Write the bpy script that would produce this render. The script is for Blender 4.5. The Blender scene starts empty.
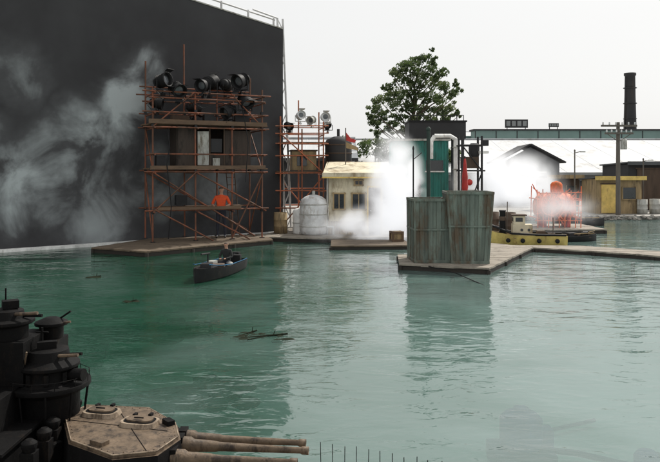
import bpy, bmesh, math, random
from mathutils import Vector, Matrix, noise
random.seed(7)
R = math.radians
scene = bpy.context.scene
COL = scene.collection

# ------------------------------------------------------------------ materials
def mat(name, col, col2=None, rough=.7, metal=0., var=.3, scale=3., bump=0., stretch=(1,1,1), rust=None, rust_amt=.5, spec=.4):
    m = bpy.data.materials.new(name); m.use_nodes = True
    nt = m.node_tree; N = nt.nodes; L = nt.links
    b = N['Principled BSDF']
    tc = N.new('ShaderNodeTexCoord'); mp = N.new('ShaderNodeMapping'); mp.inputs['Scale'].default_value = stretch
    L.new(tc.outputs['Object'], mp.inputs['Vector'])
    n = N.new('ShaderNodeTexNoise'); n.inputs['Scale'].default_value = scale; n.inputs['Detail'].default_value = 8; n.inputs['Roughness'].default_value=.65
    L.new(mp.outputs[0], n.inputs['Vector'])
    r = N.new('ShaderNodeValToRGB'); r.color_ramp.elements[0].position=.3; r.color_ramp.elements[1].position=.7
    c1 = [max(0,c*(1-var)) for c in col]; c2 = col2 if col2 else [min(1,c*(1+var)) for c in col]
    r.color_ramp.elements[0].color = (*c1,1); r.color_ramp.elements[1].color = (*c2,1)
    L.new(n.outputs['Fac'], r.inputs[0])
    out = r.outputs[0]
    if rust:
        n2 = N.new('ShaderNodeTexNoise'); n2.inputs['Scale'].default_value = scale*.8; n2.inputs['Detail'].default_value = 10; n2.inputs['Roughness'].default_value=.75
        mp2 = N.new('ShaderNodeMapping'); mp2.inputs['Location'].default_value=(7,3,1); mp2.inputs['Scale'].default_value=(1.6,1.6,.5)
        L.new(tc.outputs['Object'], mp2.inputs[0]); L.new(mp2.outputs[0], n2.inputs['Vector'])
        mr = N.new('ShaderNodeMapRange'); mr.inputs[1].default_value=.62-.2*rust_amt; mr.inputs[2].default_value=.74-.2*rust_amt
        L.new(n2.outputs['Fac'], mr.inputs[0])
        mx = N.new('ShaderNodeMix'); mx.data_type='RGBA'; L.new(mr.outputs[0], mx.inputs[0]); L.new(out, mx.inputs[6]); mx.inputs[7].default_value=(*rust,1)
        out = mx.outputs[2]
    L.new(out, b.inputs['Base Color'])
    mr2 = N.new('ShaderNodeMapRange'); mr2.inputs[3].default_value=max(.05,rough-.15); mr2.inputs[4].default_value=min(1,rough+.15)
    L.new(n.outputs['Fac'], mr2.inputs[0]); L.new(mr2.outputs[0], b.inputs['Roughness'])
    b.inputs['Metallic'].default_value = metal
    b.inputs['Specular IOR Level'].default_value = spec
    if bump:
        bp = N.new('ShaderNodeBump'); bp.inputs['Strength'].default_value=.7; bp.inputs['Distance'].default_value=bump
        n3 = N.new('ShaderNodeTexNoise'); n3.inputs['Scale'].default_value=scale*4; n3.inputs['Detail'].default_value=6
        L.new(mp.outputs[0], n3.inputs['Vector']); L.new(n3.outputs['Fac'], bp.inputs['Height']); L.new(bp.outputs[0], b.inputs['Normal'])
    return m

M = {}
M['tube_red'] = mat('scaffold_tube_paint', (.22,.075,.04), rough=.65, scale=2, rust=(.10,.05,.03), rust_amt=.9)
M['tube_orange'] = mat('scaffold_tube_orange', (.42,.13,.06), rough=.6, scale=2, rust=(.2,.09,.05), rust_amt=.7)
M['tube_white'] = mat('galvanised_tube', (.5,.5,.5), rough=.5, scale=2)
M['plank'] = mat('plank_wood', (.13,.085,.055), rough=.85, scale=4, stretch=(.6,6,2), bump=.004)
M['deck'] = mat('deck_wood', (.13,.098,.068), rough=.85, scale=2.2, stretch=(1,5,1), bump=.006, rust=(.06,.045,.03))
M['decklight'] = mat('deck_grey_wood', (.26,.23,.19), rough=.85, scale=2.2, stretch=(1,4,1), bump=.006, rust=(.12,.1,.08))
M['darkwood'] = mat('dark_wet_wood', (.03,.024,.02), rough=.8, scale=3, bump=.005)
M['black'] = mat('black_paint', (.012,.012,.013), rough=.6, scale=4, spec=.25)
M['blackm'] = mat('black_metal', (.022,.022,.024), rough=.5, metal=.2, scale=5)
M['lens'] = mat('lamp_glass', (.10,.11,.12), rough=.2, scale=5, spec=.6)
M['cabin'] = mat('cabin_board', (.05,.037,.03), rough=.8, scale=2, stretch=(4,4,.6), rust=(.015,.014,.012))
M['panelgrey'] = mat('panel_grey', (.40,.40,.37), rough=.7, scale=3, rust=(.15,.13,.1))
M['kerb'] = mat('kerb_white', (.68,.68,.66), rough=.8, scale=2, rust=(.4,.4,.36), rust_amt=.3)
M['contgreen'] = mat('skip_weathered_paint', (.135,.165,.14), rough=.6, scale=1.3, stretch=(2.5,2.5,.4), rust=(.10,.075,.05), rust_amt=.75, bump=.01, var=.5, spec=.25)
M['contdark'] = mat('container_inner', (.02,.025,.022), rough=.8)
M['teal'] = mat('teal_cladding', (.035,.20,.17), rough=.6, scale=1.5, stretch=(2,2,.5), rust=(.05,.12,.1))
M['cream'] = mat('cream_render', (.60,.54,.40), rough=.85, scale=1.2, rust=(.27,.21,.13), rust_amt=.6)
M['yellow'] = mat('yellow_paint', (.66,.47,.14), rough=.6, scale=2.5, rust=(.35,.22,.09), rust_amt=.4)
M['tan'] = mat('tan_boards', (.30,.22,.12), rough=.85, scale=1.8, stretch=(3,3,.6), rust=(.12,.09,.06))
M['brown'] = mat('brown_boards', (.08,.055,.04), rough=.85, scale=1.8, stretch=(3,3,.6))
M['glass'] = mat('window_glass', (.02,.025,.03), rough=.12, scale=2, spec=.8)
M['white'] = mat('white_paint', (.75,.75,.73), rough=.6, scale=2, rust=(.45,.42,.36), rust_amt=.35)
M['silver'] = mat('silver_tank', (.62,.63,.63), rough=.5, metal=.1, scale=2, rust=(.34,.29,.24), rust_amt=.45)
M['red'] = mat('red_paint', (.40,.03,.025), rough=.6, scale=3)
M['orange'] = mat('orange_paint', (.70,.16,.06), rough=.75, scale=3.5, rust=(.34,.12,.06), rust_amt=.75, spec=.2)
M['roofpale'] = mat('pale_roof_sheet', (.50,.51,.52), rough=.7, scale=.35, stretch=(3,.4,1), var=.15, rust=(.38,.37,.36), rust_amt=.5)
M['roofgrey'] = mat('grey_roof_sheet', (.075,.08,.085), rough=.7, scale=1)
M['wallgrey'] = mat('warehouse_wall', (.22,.23,.23), rough=.8, scale=.5, var=.2)
M['walldark'] = mat('dark_wall', (.03,.03,.032), rough=.8, scale=1)
M['fascia'] = mat('green_fascia', (.13,.20,.185), rough=.7, scale=.4, var=.15)
M['chimney'] = mat('dark_chimney_steel', (.022,.022,.024), rough=.7, scale=.8, rust=(.035,.03,.026))
M['pole'] = mat('weathered_pole', (.12,.105,.09), rough=.9, scale=2, stretch=(5,5,.5))
M['bark'] = mat('bark', (.09,.07,.05), rough=.95, scale=3, stretch=(4,4,.6), bump=.03)
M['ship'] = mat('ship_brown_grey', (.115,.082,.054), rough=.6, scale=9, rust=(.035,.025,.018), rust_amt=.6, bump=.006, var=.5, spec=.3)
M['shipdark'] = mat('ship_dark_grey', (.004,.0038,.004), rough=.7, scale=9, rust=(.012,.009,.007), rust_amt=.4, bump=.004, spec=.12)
M['shipedge'] = mat('ship_edge_light', (.27,.21,.15), rough=.6, scale=12, rust=(.10,.07,.045), rust_amt=.75)
M['tugyellow'] = mat('tug_yellow', (.55,.42,.13), rough=.5, scale=4, rust=(.25,.14,.06), rust_amt=.3)
M['skin'] = mat('skin', (.45,.26,.18), rough=.6, var=.1)
M['hair'] = mat('hair', (.03,.02,.015), rough=.7)
M['shirt'] = mat('orange_shirt', (.75,.10,.03), rough=.85, scale=8, var=.15)
M['trousers'] = mat('dark_trousers', (.025,.028,.04), rough=.9, scale=8)
M['shoe'] = mat('shoe_leather', (.02,.018,.016), rough=.5)
M['darkcoat'] = mat('dark_coat', (.02,.022,.022), rough=.9, scale=8)
M['hullgrey'] = mat('boat_dark', (.012,.013,.014), rough=.7, scale=5, rust=(.03,.027,.023), spec=.15)
M['boatin'] = mat('boat_inside', (.04,.038,.035), rough=.8, scale=5, rust=(.02,.018,.016), spec=.15)
M['blue'] = mat('pump_blue', (.015,.13,.42), rough=.6, scale=4, spec=.1)
M['hose'] = mat('hose', (.03,.10,.18), rough=.7, spec=.1)
M['debris'] = mat('wet_debris', (.018,.022,.014), rough=.95, scale=6, bump=.01, spec=.05)
M['sunken'] = mat('sunken_wreck', (.012,.025,.017), rough=1, scale=3, spec=0)
M['gravel'] = mat('stone_bank', (.16,.15,.135), rough=.95, scale=4, var=.5, bump=.04)

# ------------------------------------------------------------------ builder
def group(name, loc=(0,0,0), rz=0):
    e = bpy.data.objects.new(name, None); COL.objects.link(e)
    e.location = loc; e.rotation_euler = (0,0,R(rz)); e.empty_display_size=.3
    return e

class B:
    def __init__(s, name, parent=None, loc=(0,0,0), rz=0, sc=1):
        s.name=name; s.parent=parent; s.loc=loc; s.rz=rz; s.sc=sc; s.bm=bmesh.new(); s.mats=[]
    def mi(s, m):
        if isinstance(m,str): m=M[m]
        if m not in s.mats: s.mats.append(m)
        return s.mats.index(m)
    def _add(s, vs, fs, m, smooth=False):
        i=s.mi(m); bv=[s.bm.verts.new(v) for v in vs]
        for f in fs:
            try:
                fc=s.bm.faces.new([bv[k] for k in f]); fc.material_index=i; fc.smooth=smooth
            except ValueError: pass
        return bv
    def box(s, c, d, m, rz=0, rx=0, ry=0):
        mt=Matrix.Translation(c)@Matrix.Rotation(R(rz),4,'Z')@Matrix.Rotation(R(ry),4,'Y')@Matrix.Rotation(R(rx),4,'X')
        vs=[mt@Vector((x*d[0]/2,y*d[1]/2,z*d[2]/2)) for x in(-1,1) for y in(-1,1) for z in(-1,1)]
        s._add(vs,[(0,1,3,2),(4,6,7,5),(0,4,5,1),(2,3,7,6),(0,2,6,4),(1,5,7,3)],m)
    def b2(s, x0,x1,y0,y1,z0,z1,m):
        s.box(((x0+x1)/2,(y0+y1)/2,(z0+z1)/2),(x1-x0,y1-y0,z1-z0),m)
    def tube(s,p,q,r,m,seg=8,r2=None,cap=True):
        p=Vector(p);q=Vector(q); d=(q-p)
        if d.length<1e-6: return
        if r2 is None:r2=r
        qt=d.to_track_quat('Z','Y'); vs=[]
        for (o,rr) in((p,r),(q,r2)):
            for k in range(seg):
                a=2*math.pi*k/seg; vs.append(o+qt@Vector((rr*math.cos(a),rr*math.sin(a),0)))
        fs=[(k,(k+1)%seg,seg+(k+1)%seg,seg+k) for k in range(seg)]
        s._add(vs,fs,m,seg>6)
        if cap:
            s._add(vs[:seg],[tuple(reversed(range(seg)))],m); s._add(vs[seg:],[tuple(range(seg))],m)
    def pipe(s,pts,r,m,seg=8):
        for a,b in zip(pts,pts[1:]): s.tube(a,b,r,m,seg)
        for p in pts[1:-1]: s.ball(p,r*1.02,m,8,6)
    def lathe(s,prof,c,m,seg=24,axis=None):
        c=Vector(c); qt=Vector(axis).to_track_quat('Z','Y') if axis else None
        vs=[]
        for (r,z) in prof:
            for k in range(seg):
                a=2*math.pi*k/seg; v=Vector((r*math.cos(a),r*math.sin(a),z))
                if qt: v=qt@v
                vs.append(c+v)
        fs=[]
        for j in range(len(prof)-1):
            for k in range(seg):
                fs.append((j*seg+k,j*seg+(k+1)%seg,(j+1)*seg+(k+1)%seg,(j+1)*seg+k))
        s._add(vs,fs,m,True)
        if prof[0][0]>1e-4: s._add(vs[:seg],[tuple(reversed(range(seg)))],m)
        if prof[-1][0]>1e-4: s._add(vs[-seg:],[tuple(range(seg))],m)
    def ball(s,c,r,m,u=12,v=8,sc=(1,1,1)):
        c=Vector(c); prof=[(max(1e-5,math.sin(math.pi*j/v)),-math.cos(math.pi*j/v)) for j in range(v+1)]
        vs=[];fs=[]
        for(rr,z)in prof:
            for k in range(u):
                a=2*math.pi*k/u; vs.append(c+Vector((rr*math.cos(a)*r*sc[0],rr*math.sin(a)*r*sc[1],z*r*sc[2])))
        for j in range(v):
            for k in range(u): fs.append((j*u+k,j*u+(k+1)%u,(j+1)*u+(k+1)%u,(j+1)*u+k))
        s._add(vs,fs,m,True)
    def prism(s,poly,z0,z1,m,ms=None,top=None):
        n=len(poly); tp=top or poly
        vs=[(x,y,z0) for x,y in poly]+[(x,y,z1) for x,y in tp]
        s._add(vs,[tuple(range(n,2*n))],m); s._add(vs,[tuple(reversed(range(n)))],m)
        s._add(vs,[(k,(k+1)%n,n+(k+1)%n,n+k) for k in range(n)],ms or m)
    def quad(s,vs,m): s._add([Vector(v) for v in vs],[tuple(range(len(vs)))],m)
    def slab(s,vs,t,m):
        vs=[Vector(v) for v in vs]; n=(vs[1]-vs[0]).cross(vs[2]-vs[0]).normalized()*t
        a=vs+[v-n for v in vs]; k=len(vs)
        s._add(a,[tuple(range(k)),tuple(reversed(range(k,2*k)))]+[(i,i+k,(i+1)%k+k,(i+1)%k) for i in range(k)],m)
    def done(s,bevel=0):
        me=bpy.data.meshes.new(s.name); bmesh.ops.recalc_face_normals(s.bm,faces=s.bm.faces) ; s.bm.to_mesh(me); s.bm.free()
        for m in s.mats: me.materials.append(m)
        o=bpy.data.objects.new(s.name,me); COL.objects.link(o)
        o.location=s.loc; o.rotation_euler=(0,0,R(s.rz)); o.scale=(s.sc,)*3
        if s.parent: o.parent=s.parent
        if bevel:
            bv=o.modifiers.new('b','BEVEL'); bv.width=bevel; bv.segments=2; bv.limit_method='ANGLE'
        return o

# ------------------------------------------------------------------ camera
cam=bpy.data.cameras.new('camera'); co=bpy.data.objects.new('camera',cam); COL.objects.link(co)
co.location=(0,0,2.6); co.rotation_euler=(R(90),0,0)
cam.sensor_width=36; cam.lens=700/660*36; cam.shift_y=-61/660; cam.clip_end=4000; cam.clip_start=.1
scene.camera=co

# ------------------------------------------------------------------ light
el,az=50,42
w=bpy.data.worlds.new('World'); scene.world=w; w.use_nodes=True
N=w.node_tree.nodes;L=w.node_tree.links; bg=N['Background']
sky=N.new('ShaderNodeTexSky'); sky.sky_type='NISHITA'; sky.sun_disc=False; sky.sun_elevation=R(el); sky.sun_rotation=R(az); sky.dust_density=4; sky.air_density=1.2
hs=N.new('ShaderNodeHueSaturation'); hs.inputs['Saturation'].default_value=.25; L.new(sky.outputs[0],hs.inputs['Color'])
mx=N.new('ShaderNodeMix'); mx.data_type='RGBA'; mx.inputs[0].default_value=.75; L.new(hs.outputs[0],mx.inputs[6]); mx.inputs[7].default_value=(8.3,8.3,8.2,1)
L.new(mx.outputs[2],bg.inputs[0]); bg.inputs[1].default_value=.118
sl=bpy.data.lights.new('sun','SUN'); sl.energy=4.2; sl.angle=R(.6); sl.color=(1,.95,.87)
so=bpy.data.objects.new('sun',sl); COL.objects.link(so)
S=Vector((math.sin(R(az))*math.cos(R(el)),math.cos(R(az))*math.cos(R(el)),math.sin(R(el))))
so.rotation_euler=S.to_track_quat('Z','Y').to_euler(); so.location=(20,20,40)
scene.view_settings.view_transform='Standard'; scene.view_settings.look='None'; scene.view_settings.exposure=0

# ------------------------------------------------------------------ ground + basin
pool=[(-1.35,29.6),(-1.35,36.6),(45,36.6),(45,1.2),(-22,1.2),(-22,13.3)]
gm=mat('ground_concrete',(.30,.29,.27),rough=.9,scale=.4,rust=(.2,.18,.15),bump=.02)
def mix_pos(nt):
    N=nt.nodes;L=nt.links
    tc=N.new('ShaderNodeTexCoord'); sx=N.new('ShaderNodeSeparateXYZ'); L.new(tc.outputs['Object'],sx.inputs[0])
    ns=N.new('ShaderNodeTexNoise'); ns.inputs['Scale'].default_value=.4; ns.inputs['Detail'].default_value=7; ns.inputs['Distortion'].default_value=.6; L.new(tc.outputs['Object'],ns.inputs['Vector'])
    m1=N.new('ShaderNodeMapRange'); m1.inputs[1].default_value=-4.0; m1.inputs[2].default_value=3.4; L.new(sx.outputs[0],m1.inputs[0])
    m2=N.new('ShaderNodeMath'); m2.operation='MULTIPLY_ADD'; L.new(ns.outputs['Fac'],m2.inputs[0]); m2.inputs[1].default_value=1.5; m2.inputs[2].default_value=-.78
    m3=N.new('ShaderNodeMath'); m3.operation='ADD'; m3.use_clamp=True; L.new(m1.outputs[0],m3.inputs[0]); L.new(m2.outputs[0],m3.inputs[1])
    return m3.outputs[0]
fm=bpy.data.materials.new('basin_floor'); fm.use_nodes=True
nt=fm.node_tree;N=nt.nodes;L=nt.links;pb=N['Principled BSDF'];pb.inputs['Roughness'].default_value=.9
rp=N.new('ShaderNodeValToRGB'); rp.color_ramp.elements[0].color=(.05,.23,.13,1); rp.color_ramp.elements[1].color=(.62,.82,.80,1)  # green to pale rightwards; pale end paints sky glare into the floor colour
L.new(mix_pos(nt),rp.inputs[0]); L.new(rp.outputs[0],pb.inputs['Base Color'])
bm=bmesh.new(); G=1800
out=[bm.verts.new((x,y,.2)) for x,y in((-G,-G),(G,-G),(G,G),(-G,G))]
inn=[bm.verts.new((x,y,.2)) for x,y in pool]
ed=[]
for l in(out,inn):
    for i in range(len(l)): ed.append(bm.edges.new((l[i],l[(i+1)%len(l)])))
bmesh.ops.triangle_fill(bm,use_beauty=True,use_dissolve=False,edges=ed)
low=[bm.verts.new((x,y,-.7)) for x,y in pool]
for i in range(len(inn)):
    f=bm.faces.new((inn[i],inn[(i+1)%6],low[(i+1)%6],low[i]))
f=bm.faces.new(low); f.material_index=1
bmesh.ops.recalc_face_normals(bm,faces=bm.faces)
for f in bm.faces:
    if abs(f.normal.z)>.9 and f.normal.z<0: f.normal_flip()
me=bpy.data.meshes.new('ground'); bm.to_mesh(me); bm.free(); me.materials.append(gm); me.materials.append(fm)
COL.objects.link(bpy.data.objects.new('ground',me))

# water
wm=bpy.data.materials.new('lagoon_water'); wm.use_nodes=True; nt=wm.node_tree;N=nt.nodes;L=nt.links
N.remove(N['Principled BSDF']); outn=N['Material Output']
tc=N.new('ShaderNodeTexCoord')
def nz(scale,st,det=3,dist=.6):
    mp=N.new('ShaderNodeMapping'); mp.inputs['Scale'].default_value=st; mp.inputs['Rotation'].default_value=(0,0,R(8)); L.new(tc.outputs['Object'],mp.inputs[0])
    n=N.new('ShaderNodeTexNoise'); n.inputs['Scale'].default_value=scale; n.inputs['Detail'].default_value=det; n.inputs['Distortion'].default_value=dist
    L.new(mp.outputs[0],n.inputs['Vector']); return n.outputs['Fac']
pat=N.new('ShaderNodeMapRange'); pat.inputs[1].default_value=.38; pat.inputs[2].default_value=.65; pat.inputs[3].default_value=.45; pat.inputs[4].default_value=1.0; L.new(nz(.22,(1,1.6,1),3,1.2),pat.inputs[0])
b1=N.new('ShaderNodeBump'); b1.inputs['Distance'].default_value=.055; L.new(pat.outputs[0],b1.inputs['Strength']); L.new(nz(1.0,(.8,1.3,1)),b1.inputs['Height'])
b2=N.new('ShaderNodeBump'); b2.inputs['Distance'].default_value=.017; L.new(pat.outputs[0],b2.inputs['Strength']); L.new(nz(3.6,(.8,1.6,1)),b2.inputs['Height']); L.new(b1.outputs[0],b2.inputs['Normal'])
fr=N.new('ShaderNodeFresnel'); fr.inputs['IOR'].default_value=2.15; L.new(b2.outputs[0],fr.inputs['Normal'])
gl=N.new('ShaderNodeBsdfGlossy'); gl.inputs['Roughness'].default_value=.03; L.new(b2.outputs[0],gl.inputs['Normal'])
tr=N.new('ShaderNodeBsdfTransparent'); tr.inputs[0].default_value=(.76,.93,.87,1)
df=N.new('ShaderNodeBsdfDiffuse')
rw=N.new('ShaderNodeValToRGB'); rw.color_ramp.elements[0].color=(.035,.15,.09,1); rw.color_ramp.elements[1].color=(.34,.48,.45,1); L.new(mix_pos(nt),rw.inputs[0]); L.new(rw.outputs[0],df.inputs[0])  # murk pales rightwards too, with the glare put into its colour
ma=N.new('ShaderNodeMixShader'); ma.inputs[0].default_value=.32; L.new(tr.outputs[0],ma.inputs[1]); L.new(df.outputs[0],ma.inputs[2])
mb=N.new('ShaderNodeMixShader'); L.new(fr.outputs[0],mb.inputs[0]); L.new(ma.outputs[0],mb.inputs[1]); L.new(gl.outputs[0],mb.inputs[2])
L.new(mb.outputs[0],outn.inputs['Surface'])
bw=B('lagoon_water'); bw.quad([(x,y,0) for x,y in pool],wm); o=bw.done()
if o.data.polygons[0].normal.z<0: o.data.flip_normals()

# ------------------------------------------------------------------ backdrop wall
wa=math.degrees(math.atan2(6.7,8.56)); LW=10.87
wallm=bpy.data.materials.new('painted_smoke_backdrop'); wallm.use_nodes=True; nt=wallm.node_tree;N=nt.nodes;L=nt.links;pb=N['Principled BSDF']; pb.inputs['Roughness'].default_value=.85
pb.inputs['Specular IOR Level'].default_value=.15
tc=N.new('ShaderNodeTexCoord')
nA=N.new('ShaderNodeTexNoise'); nA.inputs['Scale'].default_value=.55; nA.inputs['Detail'].default_value=10; nA.inputs['Roughness'].default_value=.58; nA.inputs['Distortion'].default_value=.5
L.new(tc.outputs['Object'],nA.inputs['Vector'])
nW=N.new('ShaderNodeTexNoise'); nW.inputs['Scale'].default_value=.7; nW.inputs['Detail'].default_value=5; L.new(tc.outputs['Object'],nW.inputs['Vector'])
wv=N.new('ShaderNodeVectorMath'); wv.operation='MULTIPLY_ADD'; L.new(nW.outputs['Color'],wv.inputs[0]); wv.inputs[1].default_value=(2.2,0,2.2); 
wv2=N.new('ShaderNodeVectorMath'); wv2.operation='ADD'; L.new(tc.outputs['Object'],wv2.inputs[0]); wv2.inputs[1].default_value=(-1.1,0,-1.1); L.new(wv2.outputs[0],wv.inputs[2])
acc=None
for (u,z,rad,amp) in ((4.7,6.2,1.4,.75),(4.2,5.0,1.9,1.0),(3.3,3.7,2.2,1.0),(2.1,2.6,2.4,.95),(.5,2.1,2.5,1.0),(-1.4,3.0,2.8,.9),(4.9,2.3,2.4,.7),(.6,5.6,1.7,.45),(7.6,1.7,2.6,.45),(3.3,.8,2.3,.6),(9.6,3.2,1.8,.25)):
    v=N.new('ShaderNodeVectorMath'); v.operation='DISTANCE'; L.new(wv.outputs[0],v.inputs[0]); v.inputs[1].default_value=(u,0,z)
    mr=N.new('ShaderNodeMapRange'); mr.interpolation_type='SMOOTHSTEP'; mr.inputs[1].default_value=rad; mr.inputs[2].default_value=0; mr.inputs[3].default_value=0; mr.inputs[4].default_value=amp; L.new(v.outputs['Value'],mr.inputs[0])
    if acc is None: acc=mr.outputs[0]
    else:
        ad=N.new('ShaderNodeMath'); ad.operation='MAXIMUM'; L.new(acc,ad.inputs[0]); L.new(mr.outputs[0],ad.inputs[1]); acc=ad.outputs[0]
mr=N.new('ShaderNodeMapRange'); mr.inputs[1].default_value=.36; mr.inputs[2].default_value=.62; mr.inputs[3].default_value=.12; L.new(nA.outputs['Fac'],mr.inputs[0])
mu=N.new('ShaderNodeMath'); mu.operation='MULTIPLY'; L.new(acc,mu.inputs[0]); L.new(mr.outputs[0],mu.inputs[1])
nB=N.new('ShaderNodeTexNoise'); nB.inputs['Scale'].default_value=.28; nB.inputs['Detail'].default_value=9; nB.inputs['Roughness'].default_value=.6; L.new(tc.outputs['Object'],nB.inputs['Vector'])
mB=N.new('ShaderNodeMath'); mB.operation='MULTIPLY_ADD'; L.new(nB.outputs['Fac'],mB.inputs[0]); mB.inputs[1].default_value=.36; L.new(mu.outputs[0],mB.inputs[2])
rp=N.new('ShaderNodeValToRGB'); rp.color_ramp.elements[0].position=.08; rp.color_ramp.elements[0].color=(.030,.029,.031,1); rp.color_ramp.elements[1].position=.95; rp.color_ramp.elements[1].color=(.40,.44,.45,1)
e=rp.color_ramp.elements.new(.36); e.color=(.080,.082,.086,1)
L.new(mB.outputs[0],rp.inputs[0]); L.new(rp.outputs[0],pb.inputs['Base Color'])
wg=group('backdrop_wall',(-10.5,22.2,0),wa)
b=B('screen',wg)
x0,x1=-14,LW
ztop=lambda u: 8.4+min(1.2,(LW-u)*.142)
us=[x0,LW-8.5]+[LW]
for a,c in zip(us,us[1:]):
    b._add([(a,0,0),(c,0,0),(c,0,ztop(c)),(a,0,ztop(a)),(a,.25,0),(c,.25,0),(c,.25,ztop(c)),(a,.25,ztop(a))],[(0,1,2,3),(5,4,7,6),(3,2,6,7)],wallm)
b.quad([(LW,0,0),(LW,.25,0),(LW,.25,ztop(LW)),(LW,0,ztop(LW))],wallm)
b.done()
b=B('kerb',wg); b.b2(x0,LW+.3,-.3,-.003,-.5,.09,'kerb'); b.done(.01)
b=B('top_capping',wg); b.slab([(LW-8.5,-.03,ztop(LW-8.5)+.05),(LW+.02,-.03,ztop(LW)+.05),(LW+.02,.28,ztop(LW)+.05),(LW-8.5,.28,ztop(LW-8.5)+.05)],.045,'panelgrey'); b.done()
b=B('rear_frame',wg)
u=x0
while u<=LW+.1:
    b.tube((u,.6,0),(u,.6,ztop(u)+.55),.045,'tube_white'); b.tube((u,.6,ztop(u)-.1),(u,.25,ztop(u)-.1),.03,'tube_white'); b.tube((u,2.4,.2),(u,.6,6.5),.04,'tube_white'); u+=1.24
for dz in(.5,.22):
    b.tube((LW-8.5,.6,ztop(LW-8.5)+dz),(LW,.6,ztop(LW)+dz),.035,'tube_white'); b.tube((x0,.6,ztop(x0)+dz),(LW-8.5,.6,ztop(LW-8.5)+dz),.035,'tube_white')
p0=Vector((LW+.42,.45,.0)); p1=Vector((LW+.02,.45,8.95)); off=Vector((.3,0,0))
b.tube(p0,p1,.045,'tube_white'); b.tube(p0+off,p1+off*.9,.045,'tube_white')
for i in range(16):
    a=p0.lerp(p1,i/16); c=p0.lerp(p1,(i+1)/16)
    if i%2: a=a+off
    else: c=c+off
    b.tube(a,c,.022,'tube_white',6)
b.tube(p1,p1+Vector((-1.2,0,.2)),.035,'tube_white')
b.done()

# ------------------------------------------------------------------ docks
def dock(name,poly,z=.15,m='deck',boards_=True):
    g=group(name,(poly[0][0],poly[0][1],0))
    pl=[(x-poly[0][0],y-poly[0][1]) for x,y in poly]
    cx=sum(p[0] for p in pl)/len(pl); cy=sum(p[1] for p in pl)/len(pl)
    b=B('deck_boards',g)
    src=bmesh.new(); vs=[src.verts.new((x,y,z)) for x,y in pl]; src.faces.new(vs)
    ys=[p[1] for p in pl]; y=min(ys); wd=.3; i=0
    while y<max(ys):
        t=src.copy()
        for (yy,nn) in((y+.012,(0,-1,0)),(y+wd,(0,1,0))):
            geom=t.verts[:]+t.edges[:]+t.faces[:]; bmesh.ops.bisect_plane(t,geom=geom,plane_co=(0,yy,0),plane_no=nn,clear_outer=True)
        dz=random.uniform(-.006,.006); zs=.045
        for f in t.faces:
            q=[v.co.copy() for v in f.verts]
            b.prism([(v.x,v.y) for v in q],z-zs+dz,z+dz,m)
        t.free(); y+=wd
    src.free(); b.done()
    inn=[(cx+(x-cx)*.985,cy+(y-cy)*.985) for x,y in pl]
    b=B('side_beams',g); b.prism(inn,-.1,z-.056,'darkwood'); 
    n=len(pl)
    for i in range(n):
        a=Vector(inn[i]);c=Vector(inn[(i+1)%n]); k=max(1,int((c-a).length/1.4))
        for j in range(k):
            p=a.lerp(c,j/k); b.tube((p.x,p.y,-.69),(p.x,p.y,z-.055),.06,'darkwood')
    b.done()
    return g
dock('timber_dock',[(-7.5,22.0),(-5.5,20.9),(-2.0,24.5),(-2.5,26.6),(-6.4,24.9)],.17)
dock('timber_dock',[(1.8,18.2),(3.95,17.4),(6.45,22.2),(5.4,23.4),(3.6,20.6),(1.95,20.2)],.16,'decklight')
dock('timber_dock',[(6.48,22.2),(6.0,23.0),(8.2,22.7),(14.2,17.9),(13.2,16.9),(8.0,21.3)],.14,'decklight')
dock('timber_dock',[(0.02,22.7),(2.7,22.9),(2.6,24.7),(0.05,24.9)],.14,'deck')
dock('timber_dock',[(-2.75,25.6),(-.3,25.0),(7.6,25.9),(7.4,31.0),(-1.2,31.0)],.17,'decklight')
dock('timber_dock',[(8.0,28.2),(11.3,28.6),(11.3,31.6),(8.0,31.6)],.18,'decklight')

# ------------------------------------------------------------------ scaffold towers
def spotlight_at(p,yaw,pitch,s=1.,body='black',name='stage_light'):
    b=B(name,None,p,yaw,s)
    d=Vector((0,-math.cos(R(pitch)),math.sin(R(pitch))))
    c=Vector((0,0,.42))
    b.lathe([(.02,-.32),(.12,-.31),(.17,-.22),(.2,-.05),(.235,.12),(.25,.2),(.25,.23),(.22,.23),(.2,.12)],c,body,18,d)
    b.lathe([(.2,.11),(.01,.14)],c,'lens',18,d)
    for k in range(3): b.lathe([(.19,-.17+k*.07),(.225,-.165+k*.07),(.19,-.16+k*.07)],c,body,18,d)
    qt=d.to_track_quat('Z','Y')
    for a in (90,270):
        e=qt@Vector((math.cos(R(a)),math.sin(R(a)),0)); t=qt@Vector((-math.sin(R(a)),math.cos(R(a)),0))
        base=c+d*.235+e*.24; tip=base+d*.15+e*.06
        b.slab([base-t*.15,base+t*.15,tip+t*.17,tip-t*.17],.008,body)
    b.pipe([(-.29,0,.42),(-.29,0,.1),(.29,0,.1),(.29,0,.42)],.02,body,6)
    b.tube((0,0,-.05),(0,0,.12),.03,body); b.box((0,0,-.02),(.12,.12,.08),body)
    b.pipe([c-d*.3,c-d*.4+Vector((0,0,-.15)),(.05,.05,-.1)],.012,body,5)
    return b.done()

def boards(b,u0,u1,v0,v1,z,m='plank',w=.24):
    v=v0
    while v+w<=v1+.01:
        e=random.uniform(-.12,.12); b.box(((u0+u1)/2+e,v+w/2,z),(u1-u0+.2,w-.015,.045),m); v+=w

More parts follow.
